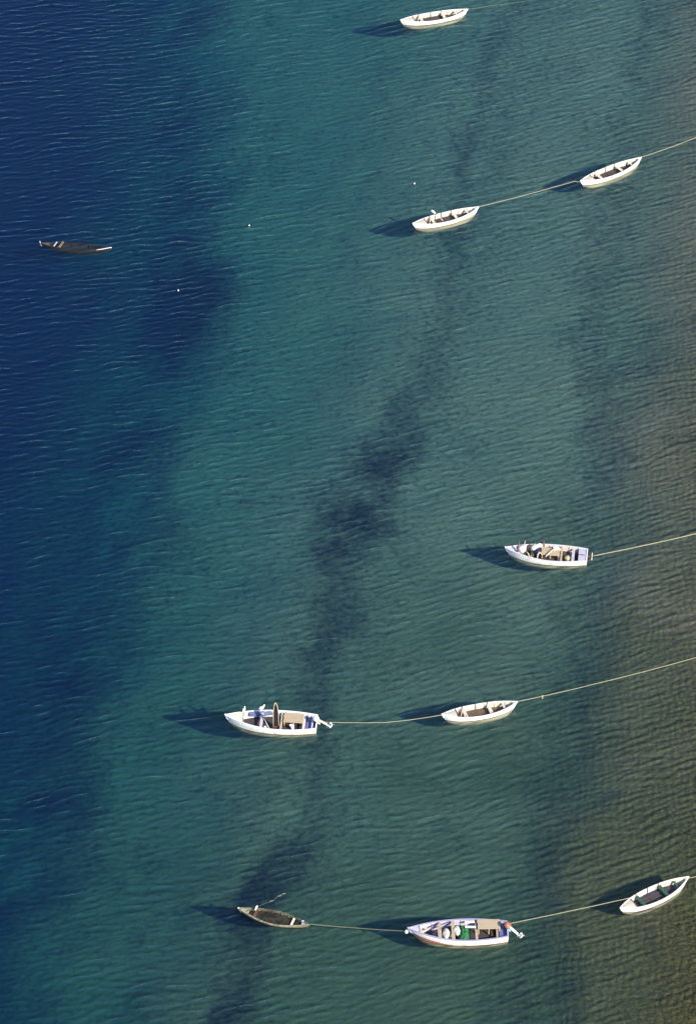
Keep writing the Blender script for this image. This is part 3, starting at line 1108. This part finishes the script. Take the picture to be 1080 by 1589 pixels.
def gull(loc, rz, label, s=1.0, group='white gulls perched on the white motorboat'):
    o = empty('gull', loc, rz)
    o.scale = (s, s, s)
    tag(o, label, 'gull', group)
    body = MB().tube([(-0.24, 0, 0.12), (-0.17, 0, 0.14), (-0.08, 0, 0.165), (0.02, 0, 0.185), (0.09, 0, 0.215), (0.125, 0, 0.26), (0.14, 0, 0.30), (0.165, 0, 0.315), (0.19, 0, 0.312), (0.205, 0, 0.308)],
                     [(0.025, 0.008), (0.045, 0.03), (0.075, 0.068), (0.082, 0.08), (0.066, 0.066), (0.042, 0.045), (0.042, 0.042), (0.038, 0.038), (0.022, 0.022), (0.008, 0.008)], 14)
    body.build('body', M['gull'], o, True)
    for s_ in (-1, 1):
        MB().tube([(0.07, s_ * 0.065, 0.20), (0.0, s_ * 0.085, 0.205), (-0.12, s_ * 0.065, 0.185), (-0.27, s_ * 0.02, 0.15)], [(0.012, 0.03), (0.014, 0.055), (0.012, 0.045), (0.006, 0.01)], 8).build('wing', M['gullgrey'], o, True)
        MB().tube([(0.0, s_ * 0.03, 0.13), (0.005, s_ * 0.03, 0.0)], 0.007, 6).tube([(-0.01, s_ * 0.03, 0.004), (0.045, s_ * 0.03, 0.004)], [(0.006, 0.004), (0.022, 0.004)], 6).build('leg', M['beak'], o)
    MB().tube([(0.195, 0, 0.311), (0.225, 0, 0.306), (0.24, 0, 0.298)], [0.012, 0.009, 0.003], 6).build('beak', M['beak'], o)
    return o


p = hF.pt(hF.t_of(fF(378)), 1, -1)
gull(world_of(mF, (p.x, p.y + 0.03, p.z + 0.016)), R(75), 'white gull perched on the far gunwale near the bow of the white motorboat', 0.8)
p = hF.pt(hF.t_of(fF(405)), 1, -1)
gull(world_of(mF, (p.x, p.y + 0.03, p.z + 0.016)), R(40), 'white gull perched on the far gunwale above the tarp of the white motorboat', 0.95)


def jug(boat, loc, label, s=1.0, mat='float'):
    o = empty('jerrycan', world_of(boat, loc), boat.rotation_euler.z + 0.6)
    o.scale = (s, s, s)
    tag(o, label, 'jerrycan')
    MB().tube([(0, 0, 0), (0, 0, 0.02), (0, 0, 0.20), (0, 0, 0.26), (0, 0, 0.29)], [(0.09, 0.06), (0.11, 0.08), (0.11, 0.08), (0.06, 0.05), (0.03, 0.03)], 12).build('canister', M[mat], o, True)
    MB().tube([(0, 0, 0.285), (0, 0, 0.32)], 0.03, 8).build('cap', M['blue'], o)
    MB().tube([(0.07, 0, 0.22), (0.12, 0, 0.25), (0.12, 0, 0.30), (0.03, 0, 0.30)], 0.012, 6).build('handle', M[mat], o)
    return o


jug(mF, (fF(454), 0.30, 0.11), 'white jerrycan standing against the bench of the white motorboat', 1.2)
jug(mF, (fF(413), 0.42, 0.11), 'small white jerrycan by the thwart of the white motorboat', 0.75)

# ---- fittings of E
platform(mE, fE(868), fE(840), -0.42, 0.24, hE.fb + 0.02, M['wood'], 4, 3)
cross_plank(hE, fE(871), hE.zs(0.3) - 0.06, 0.10).build('thwart', M['wood'], mE)
cross_plank(hE, fE(889), hE.zs(0.15) - 0.12, 0.16).build('thwart', M['lilac'], mE)
cross_plank(hE, fE(826), hE.zs(0.66) - 0.12, 0.16).build('thwart', M['wood'], mE)
plate(hE, 0.014, 0.105, lambda t: hE.zs(t) - 0.03, 0.03, 0.02, 0.01).build('stern_deck', M['lilac'], mE)
MB().box((-LE / 2 + 0.28, 0.05, hE.fb_st + 0.02), (0.26, 0.045, 0.014)).build('deck_slot', M['black'], mE)
pE = bpy.data.objects.new('motor_bracket', None)
link(pE, mE)
pE.location = (-LE / 2 - 0.02, 0, hE.fb_st - 0.12)
MB().box((-0.11, 0, 0.0), (0.22, 0.16, 0.06), bev=0.01).build('arm', M['wood_dark'], pE)
MB().box((-0.24, 0, 0.02), (0.05, 0.50, 0.16), bev=0.012).build('pad', M['motor'], pE)
pole(mE, (fE(803), 0.26, 0.50), (fE(805), -0.05, 1.02), 0.05, M['wood_dark'], 'post', 'stout red-brown post standing at the bow of the cluttered boat', 'post')  # shaded tone of the post put into its colour as red-brown
put(MB().ball((0, 0, 0.14), (0.26, 0.34, 0.17), 14, 0, 0.12, 5), 'sack', M['sack'], mE, (fE(810), -0.05, 0.34), 'pale sack in front of the red-brown post of the cluttered boat', 'sack', smooth=True)
put(MB().ball((0, 0, 0.14), (0.22, 0.25, 0.16), 14, 0, 0.15, 9), 'sack', M['sack'], mE, (fE(829), -0.22, 0.36), 'pale sack on the wooden thwart of the cluttered boat', 'sack', smooth=True)
put(MB().tube([(0, 0, 0), (0, 0, 0.03), (0, 0, 0.22), (0, 0, 0.42), (0, 0, 0.45)], [0.17, 0.19, 0.205, 0.19, 0.15], 16), 'barrel', M['blue'], mE, (fE(834), 0.02, 0.11), 'navy plastic barrel ahead of the bench in the cluttered boat', 'barrel', smooth=True)
put(MB().ball((0, 0, 0.06), (0.17, 0.14, 0.09), 12, 0, 0.1, 2), 'cloth_bundle', M['float'], mE, (fE(836), -0.50, 0.40), 'white cloth bundle on the far gunwale side of the cluttered boat', 'bundle', smooth=True)


def bent_frame(boat, loc, rz, label, s=1.0):
    """A loose grown-wood knee: a bowed piece with two arms."""
    o = MB().tube([(0.0, -0.22, 0.0), (0.08, -0.20, 0.16), (0.11, -0.05, 0.27), (0.06, 0.10, 0.25), (0.02, 0.20, 0.10), (0.0, 0.24, 0.0)], [(0.03, 0.03), (0.045, 0.04), (0.05, 0.04), (0.045, 0.04), (0.04, 0.035), (0.03, 0.03)], 8)
    return put(o, 'timber_knee', M['wood'], boat, loc, label, 'timber', 'bent timbers in the cluttered boat', rz, True)


bent_frame(mE, (fE(821), 0.34, 0.32), R(20), 'bent pale timber leaning on the near side behind the sack of the cluttered boat')
bent_frame(mE, (fE(838), 0.42, 0.33), R(-35), 'bent pale timber beside the bench on the near side of the cluttered boat')
pole(mE, (fE(847), 0.52, 0.50), (fE(860), -0.20, 0.56), 0.024, M['bone'], 'pole', 'pale pole lying slantwise across the bench of the cluttered boat', 'pole')
pole(mE, (fE(818), 0.0, 0.58), (fE(830), -0.46, 0.66), 0.022, M['wood_dark'], 'pole', 'dark pole slanting over the sacks of the cluttered boat', 'pole')
pole(mE, (fE(811), -0.02, 0.45), (fE(814), -0.42, 0.80), 0.03, M['wood'], 'pole', 'short tan pole leaning near the bow of the cluttered boat', 'pole')
pole(mE, (fE(843), -0.40, 0.45), (fE(842), -0.55, 0.80), 0.045, M['wood_dark'], 'post', 'short dark post at the far corner of the bench in the cluttered boat', 'post')
put(MB().box((0, 0, 0.05), (0.34, 0.24, 0.10), bev=0.02), 'box_lid', M['bluewhite'], mE, (fE(862), -0.34, hE.fb + 0.04), 'pale blue-white box lid on the bench of the cluttered boat', 'lid', rz=0.3)
put(MB().ball((0, 0, 0.10), (0.17, 0.2, 0.12), 12, 0, 0.18, 12), 'rope_heap', M['rope'], mE, (fE(880), 0.18, 0.11), 'small rope heap on the floor of the cluttered boat', 'rope', smooth=True)

# ---- fittings of H
for px, wd in ((682, 0.19), (703, 0.17)):
    cross_plank(hH, fH(px), hH.zs(hH.t_of(fH(px))) - 0.05, wd).build('thwart', M['wood'], mH)
cross_plank(hH, fH(739), hH.zs(0.32) - 0.06, 0.13).build('thwart', M['wood'], mH)
platform(mH, fH(776), fH(741), -0.66, 0.02, hH.fb + 0.05, M['wood'], 3, 3)
cross_plank(hH, fH(771), hH.zs(0.12) - 0.10, 0.10).build('thwart', M['wood'], mH)
plate(hH, 0.014, 0.085, lambda t: hH.zs(t) - 0.16, 0.03, 0.02).build('stern_well', M['violet'], mH)
outboard(mH, hH, LH, 1, R(58), R(-28), M['motor_brown'], M['float'], M['float'])
# dark blue timbers crossing in the bow
for k, (a, b_) in enumerate((((fH(664), 0.05, 0.44), (fH(681), -0.52, 0.46)), ((fH(668), 0.32, 0.40), (fH(700), -0.58, 0.47)), ((fH(672), -0.05, 0.40), (fH(680), 0.42, 0.38)))):
    pole(mH, a, b_, 0.04, M['blue'], 'spar', ['dark navy spar lying nearest the bow of the red and white motorboat', 'longest dark navy spar crossing the bow of the red and white motorboat', 'short dark navy spar under the first thwart of the red and white motorboat'][k], 'spar')
# coil of rope on the foredeck
cm = MB()
for k in range(4):
    r = 0.10 + 0.03 * k
    cm.tube([(r * math.cos(a * 0.4), r * math.sin(a * 0.4), 0.015 + 0.004 * k) for a in range(17)], 0.018, 6)
put(cm, 'rope_coil', M['cream'], mH, (fH(657), -0.12, hH.zs(0.86) - 0.17), 'pale rope coil lying flat in the bow of the red and white motorboat', 'rope coil')
put(MB().ball((0, 0, 0.10), (0.24, 0.34, 0.13), 14, 0, 0.14, 21), 'sack', M['sack'], mH, (fH(693), 0.05, 0.14), 'cream sack between the two front thwarts of the red and white motorboat', 'sack', smooth=True)
put(MB().ball((0, 0, 0.12), (0.20, 0.30, 0.16), 14, 0, 0.14, 25), 'sack', M['sack'], mH, (fH(709), -0.05, 0.22), 'cream sack against the green net in the red and white motorboat', 'sack', smooth=True)
nm = MB()
GX, GY = 14, 26
rn = np.random.RandomState(5)
gx, gy = np.meshgrid(np.linspace(-0.30, 0.30, GX), np.linspace(-0.52, 0.50, GY))
gz = 0.34 * np.clip(1 - (gx / 0.30) ** 2, 0, 1) ** 0.6 * np.clip(1 - (gy / 0.53) ** 2, 0, 1) ** 0.5
gz *= 0.45 + 1.0 * fbm(gx + 40, gy + 40, 0.22, 77, 3) + 0.10 * rn.randn(GY, GX)
gx = gx + 0.012 * rn.randn(GY, GX)
nv = [(float(gx[b_, a]), float(gy[b_, a]), float(gz[b_, a])) for b_ in range(GY) for a in range(GX)]
nv += [(p_[0], p_[1], -0.02) for p_ in nv]
nf = []
for b_ in range(GY - 1):
    for a in range(GX - 1):
        q0 = b_ * GX + a
        nf.append((q0, q0 + 1, q0 + GX + 1, q0 + GX))
        nf.append((q0 + GX * GY, q0 + GX + GX * GY, q0 + GX + 1 + GX * GY, q0 + 1 + GX * GY))
for b_ in range(GY - 1):
    for a in (0, GX - 1):
        q0 = b_ * GX + a
        nf.append((q0, q0 + GX, q0 + GX + GX * GY, q0 + GX * GY))
for a in range(GX - 1):
    for b_ in (0, GY - 1):
        q0 = b_ * GX + a
        nf.append((q0, q0 + 1, q0 + 1 + GX * GY, q0 + GX * GY))
nm.add(nv, nf)
put(nm, 'fishing_net', M['netgreen'], mH, (fH(719), -0.02, 0.12), 'heap of bright green fishing net amidships in the red and white motorboat', 'fishing net', smooth=True)
for k, (px, y, w_) in enumerate(((729, -0.52, 0.5), (730, -0.18, 0.55))):
    put(MB().box((0, 0, 0), (w_, 0.13, 0.03)), 'loose_board', M['bluewhite'], mH, (fH(px), y, hH.fb + 0.02), ['white board by the far gunwale between the net and the bench', 'white board nearer the middle between the net and the bench'][k], 'board', rz=R(6 - 10 * k))

# ---- I: derelict canoe
def canoe(tb, ts, z, label, name='canoe', Bm=0.95, fb=0.30, ends=0.40, draft=0.16, mats=None, **kw):
    o, Ln = boat_at(name, tb, ts, z, z, label, 'canoe')
    h = Hull(Ln, Bm, fb, ends, ends, draft, 0.0, rake=0.3, rake_st=0.25, full=1.75, th=0.045, mid=0.5)
    hull_mesh(h).build('hull', mats, o, True)
    return o, h, Ln


cI, hI, LI = canoe((369, 1407), (481, 1433), 0.30, 'weathered grey canoe with muddy bilge tied behind the red and white motorboat', Bm=1.0, fb=0.12, ends=0.22, mats=[M['hull_grey'], M['wood_grey']])
for s_ in (-1, 1):
    sheer_rail(hI, s_, 0.05, 0.04, 0.0, 1.0, 0.015).build('gunwale', M['wood_pale' if s_ > 0 else 'wood_grey'], cI)
plate(hI, 0.10, 0.90, lambda t: 0.035, 0.03, 0.012).build('bilge_mud', M['mud'], cI)
plate(hI, 0.84, 0.985, lambda t: hI.zs(t) - 0.015, 0.02, 0.02, 0.02).build('foredeck', M['wood_pale'], cI)
plate(hI, 0.02, 0.11, lambda t: hI.zs(t) - 0.05, 0.02, 0.02, 0.02).build('stern_deck', M['lilac'], cI)
for t in (0.78, 0.68, 0.55, 0.42, 0.32):
    for rb in rib(hI, (t - 0.5) * LI, 0.06, 0.04):
        rb.build('rib', M['wood_grey'], cI)
cross_plank(hI, (0.24 - 0.5) * LI, hI.zs(0.24) - 0.04, 0.12).build('thwart', M['bone'], cI)
cross_plank(hI, (0.76 - 0.5) * LI, hI.zs(0.76) - 0.10, 0.14).build('thwart', M['wood_dark'], cI)
MB().tube([(LI / 2 - 0.02, 0, hI.zs(1) + 0.03), (LI / 2 - 0.2, 0, -0.05)], [0.05, 0.03], 8).build('stem_post', M['bone'], cI)
put(MB().tube([(0, -0.16, 0.02), (0, -0.12, 0.06), (0, 0.0, 0.09), (0, 0.12, 0.07), (0, 0.18, 0.03)], [0.015, 0.045, 0.055, 0.04, 0.015], 12), 'float', M['float'], cI, (LI / 2 - 0.30 * LI + 0.25, -0.26, 0.20), 'white oval float lying in the bow half of the weathered canoe', 'float', smooth=True)
put(MB().box((0, 0, 0), (0.14, 0.08, 0.03)), 'wood_scrap', M['lilac'], cI, (-LI / 2 + 0.40, -0.06, 0.30), 'pale wood scrap on the stern deck of the weathered canoe', 'scrap', rz=0.4)

# ---- D: swamped canoe lying awash
cD, hD, LD = canoe((62, 377), (174, 385), 0.02, 'swamped dark canoe lying awash alone in the deep blue water', Bm=0.90, fb=-0.10, ends=0.06, draft=0.45, mats=[M['swamped'], M['swamped'], M['swamped']])
for s_ in (-1, 1):
    sheer_rail(hD, s_, 0.05, 0.04, 0.02, 0.55 if s_ < 0 else 0.98, 0.015).build('gunwale', M['swamped'], cD)
sheer_rail(hD, 1, 0.035, 0.04, 0.0, 0.20, 0.012, 0.03).build('gunwale', M['bluewhite'], cD, label='white painted end of the near gunwale')
for t, mt, wd in ((0.78, 'lilac', 0.07), (0.70, 'wood_dull', 0.14)):
    x = (t - 0.5) * LD
    MB().box((x, 0, 0.02), (wd, 1.7 * hD.w(t), 0.04), rz=R(-14)).build('thwart', M[mt], cD)
for t in (0.56, 0.44, 0.32):
    for rb in rib(hD, (t - 0.5) * LD, 0.06, 0.04):
        rb.build('rib', M['swamped'], cD)
plate(hD, 0.86, 0.985, lambda t: hD.zs(t) - 0.01, 0.02, 0.02, 0.03).build('foredeck', M['wood_dark'], cD)
MB().tube([(LD / 2 - 0.02, 0.0, 0.16), (LD / 2 - 0.10, 0, -0.2)], [0.035, 0.03], 8).build('stem_post', M['lilac'], cD)

# oar of C
po = hC.pt(hC.t_of(fx(LC, 681, 640, 743)), 1, -1)
pole(dC, (po.x - 0.16, po.y + 0.75, 0.28), (po.x + 0.02, po.y - 0.02, po.z + 0.06), 0.022, M['bone'], 'oar', 'white bladed oar sticking out over the far side of the upper middle dinghy', 'oar', blade='float')
# loose timbers forward in the dinghies
for bo, hh_, Lb, nm_ in ((dA, hA, LA, 'topmost'), (dG, hG, LG, 'brown-floored'), (dC, hC, LC, 'oar-carrying')):
    pole(bo, (Lb * 0.26, 0.16, 0.13), (Lb * 0.20, -0.36, 0.36), 0.035, M['wood'], 'stick', 'short wooden stick leaning behind the foredeck of the %s white dinghy' % nm_, 'stick')


# ------------------------------------------------------------------ mooring lines
def rope(pts, label, r=0.0155, mat='rope', sag=0.0, name='mooring_rope', group='mooring ropes between the boats', seg=26):
    pts = [Vector(p) for p in pts]
    ps = []
    for i in range(len(pts) - 1):
        for k in range(seg):
            t = k / seg
            q = pts[i].lerp(pts[i + 1], t)
            q.z -= sag * 4 * t * (1 - t)
            q.x += 0.01 * math.sin(q.y * 3.1 + q.x * 2.0)
            ps.append(q)
    ps.append(pts[-1])
    o = MB().tube(ps, r, 7).build(name, M[mat], None, True)
    return tag(o, label, 'rope', group)


def bow_pt(o, L_, h, z=None):
    return world_of(o, (L_ / 2 - 0.02, 0, h.fb_bow if z is None else z))


def st_pt(o, L_, h, z=None):
    return world_of(o, (-L_ / 2 + 0.02, 0, h.fb_st if z is None else z))


def beyond(p, q, px_end, z):
    return at(*px_end, z)


rope([st_pt(dA, LA, hA, 0.46), at(760, 9, 0.05), at(830, -1, -0.05), at(900, -14, -0.15)], 'half sunken rope running off the topmost white dinghy', 0.014, 'rope_wet', 0.03)
rope([st_pt(dB, LB, hB), at(1080, 213, 0.75), at(1150, 186, 1.0)], 'straw rope from the upper right dinghy towards the shore', sag=0.05)
rope([st_pt(dC, LC, hC), at(892, 281, 0.42), bow_pt(dB, LB, hB, 0.42)], 'straw rope linking the two upper white dinghies', sag=0.05)
rope([world_of(mE, (-LE / 2 - 0.30, 0, hE.fb_st - 0.06)), at(1080, 828, 0.70), at(1150, 813, 0.9)], 'straw rope from the cluttered motorboat towards the shore', 0.022, sag=0.04)
rope([world_of(mF, (-LF / 2 - 0.20, -0.05, hF.fb_st - 0.05)), at(600, 1121, 0.30), bow_pt(dG, LG, hG, 0.42)], 'pale rope from the white motorboat to the brown-floored dinghy', sag=0.04)
rope([st_pt(dG, LG, hG), at(940, 1057, 0.55), at(1080, 1020, 0.62), at(1150, 1001, 0.8)], 'straw rope from the brown-floored dinghy towards the shore', sag=0.04)
rope([st_pt(cI, LI, hI, 0.26), at(540, 1439, 0.06), bow_pt(mH, LH, hH, 0.42)], 'thin greenish rope from the weathered canoe to the red and white motorboat', 0.02, 'rope_wet', 0.02)
rope([world_of(mH, (-LH / 2 + 0.05, -0.30, hH.fb_st + 0.02)), at(976, 1393.5, 0.50)], 'straw rope from the red and white motorboat to the shallows dinghy', sag=0.03)
rope([st_pt(dJ, LJ, hJ, 0.36), at(1100, 1355, 0.5), at(1160, 1334, 0.6)], 'short straw rope end leaving the shallows dinghy at the right edge', sag=0.02)
# knot tied in the line
kn = MB()
kp = st_pt(dG, LG, hG).lerp(at(940, 1057, 0.55), 0.28)
kp.z -= 0.04 * 4 * 0.28 * 0.72
kn.ball((0, 0, 0), (0.06, 0.05, 0.07), 10, 0, 0.2, 3).tube([(0, 0, 0), (0.02, -0.03, -0.12), (0.0, -0.02, -0.2)], [0.025, 0.03, 0.015], 7)
ko = kn.build('rope_knot', M['rope'], None, True)
ko.location = kp
tag(ko, 'frayed knot hanging on the rope right of the brown-floored dinghy', 'knot')
fb_ = MB().ball((0, 0, 0), (0.10, 0.09, 0.12), 12, 0, 0.06, 8).tube([(0, 0, 0.10), (0, 0, 0.16)], 0.02, 7).build('float', M['sack'], None, True)
fb_.location = world_of(mH, (LH / 2 + 0.05, 0.02, 0.40))
tag(fb_, 'yellowish float hanging at the stem of the red and white motorboat', 'float')
# weedy trailing line behind the weathered canoe
tl = rope([world_of(cI, (LI * 0.5 - 0.30 * LI + 0.22, -hI.w(0.75) - 0.02, 0.22)), at(411, 1402, 0.02), at(424, 1398, 0.0), at(430, 1392, 0.01), at(440, 1387, 0.0)], 'weedy line trailing on the water behind the weathered canoe', 0.007, 'rope_wet', 0.0, 'trailing_line', None, 8)
for k, (px, py) in enumerate(((421, 1398), (434, 1390), (440, 1387))):
    q = MB().ball((0, 0, 0), (0.11, 0.04, 0.02), 10, 0, 0.3, k).build('weed_clump', M['rope_wet'], None, True)
    q.location = at(px, py, 0.015)
    q.rotation_euler.z = 0.4
    tag(q, ['drab weed clump on the trailing line nearest the weathered canoe', 'greenish weed clump midway along the trailing line', 'drab weed clump at the far end of the trailing line'][k], 'weed')
# stray white specks: small knobbed balls lying on the water
for (px, py), lb in zip(((387, 350), (277, 451), (643, 285)), ('tiny white speck on teal water right of the upper dark weed', 'tiny white speck over the dark weed of the drop-off', 'tiny white speck above the oar-carrying dinghy')):
    f_ = MB().ball((0, 0, 0), (0.045, 0.04, 0.04), 10, 0, 0.03, 2).tube([(0, 0, 0.06), (0, 0, 0.10)], 0.018, 6).build('float', M['float'], None, True)
    f_.location = at(px, py, 0.03)
    tag(f_, lb, 'float', 'tiny white specks')
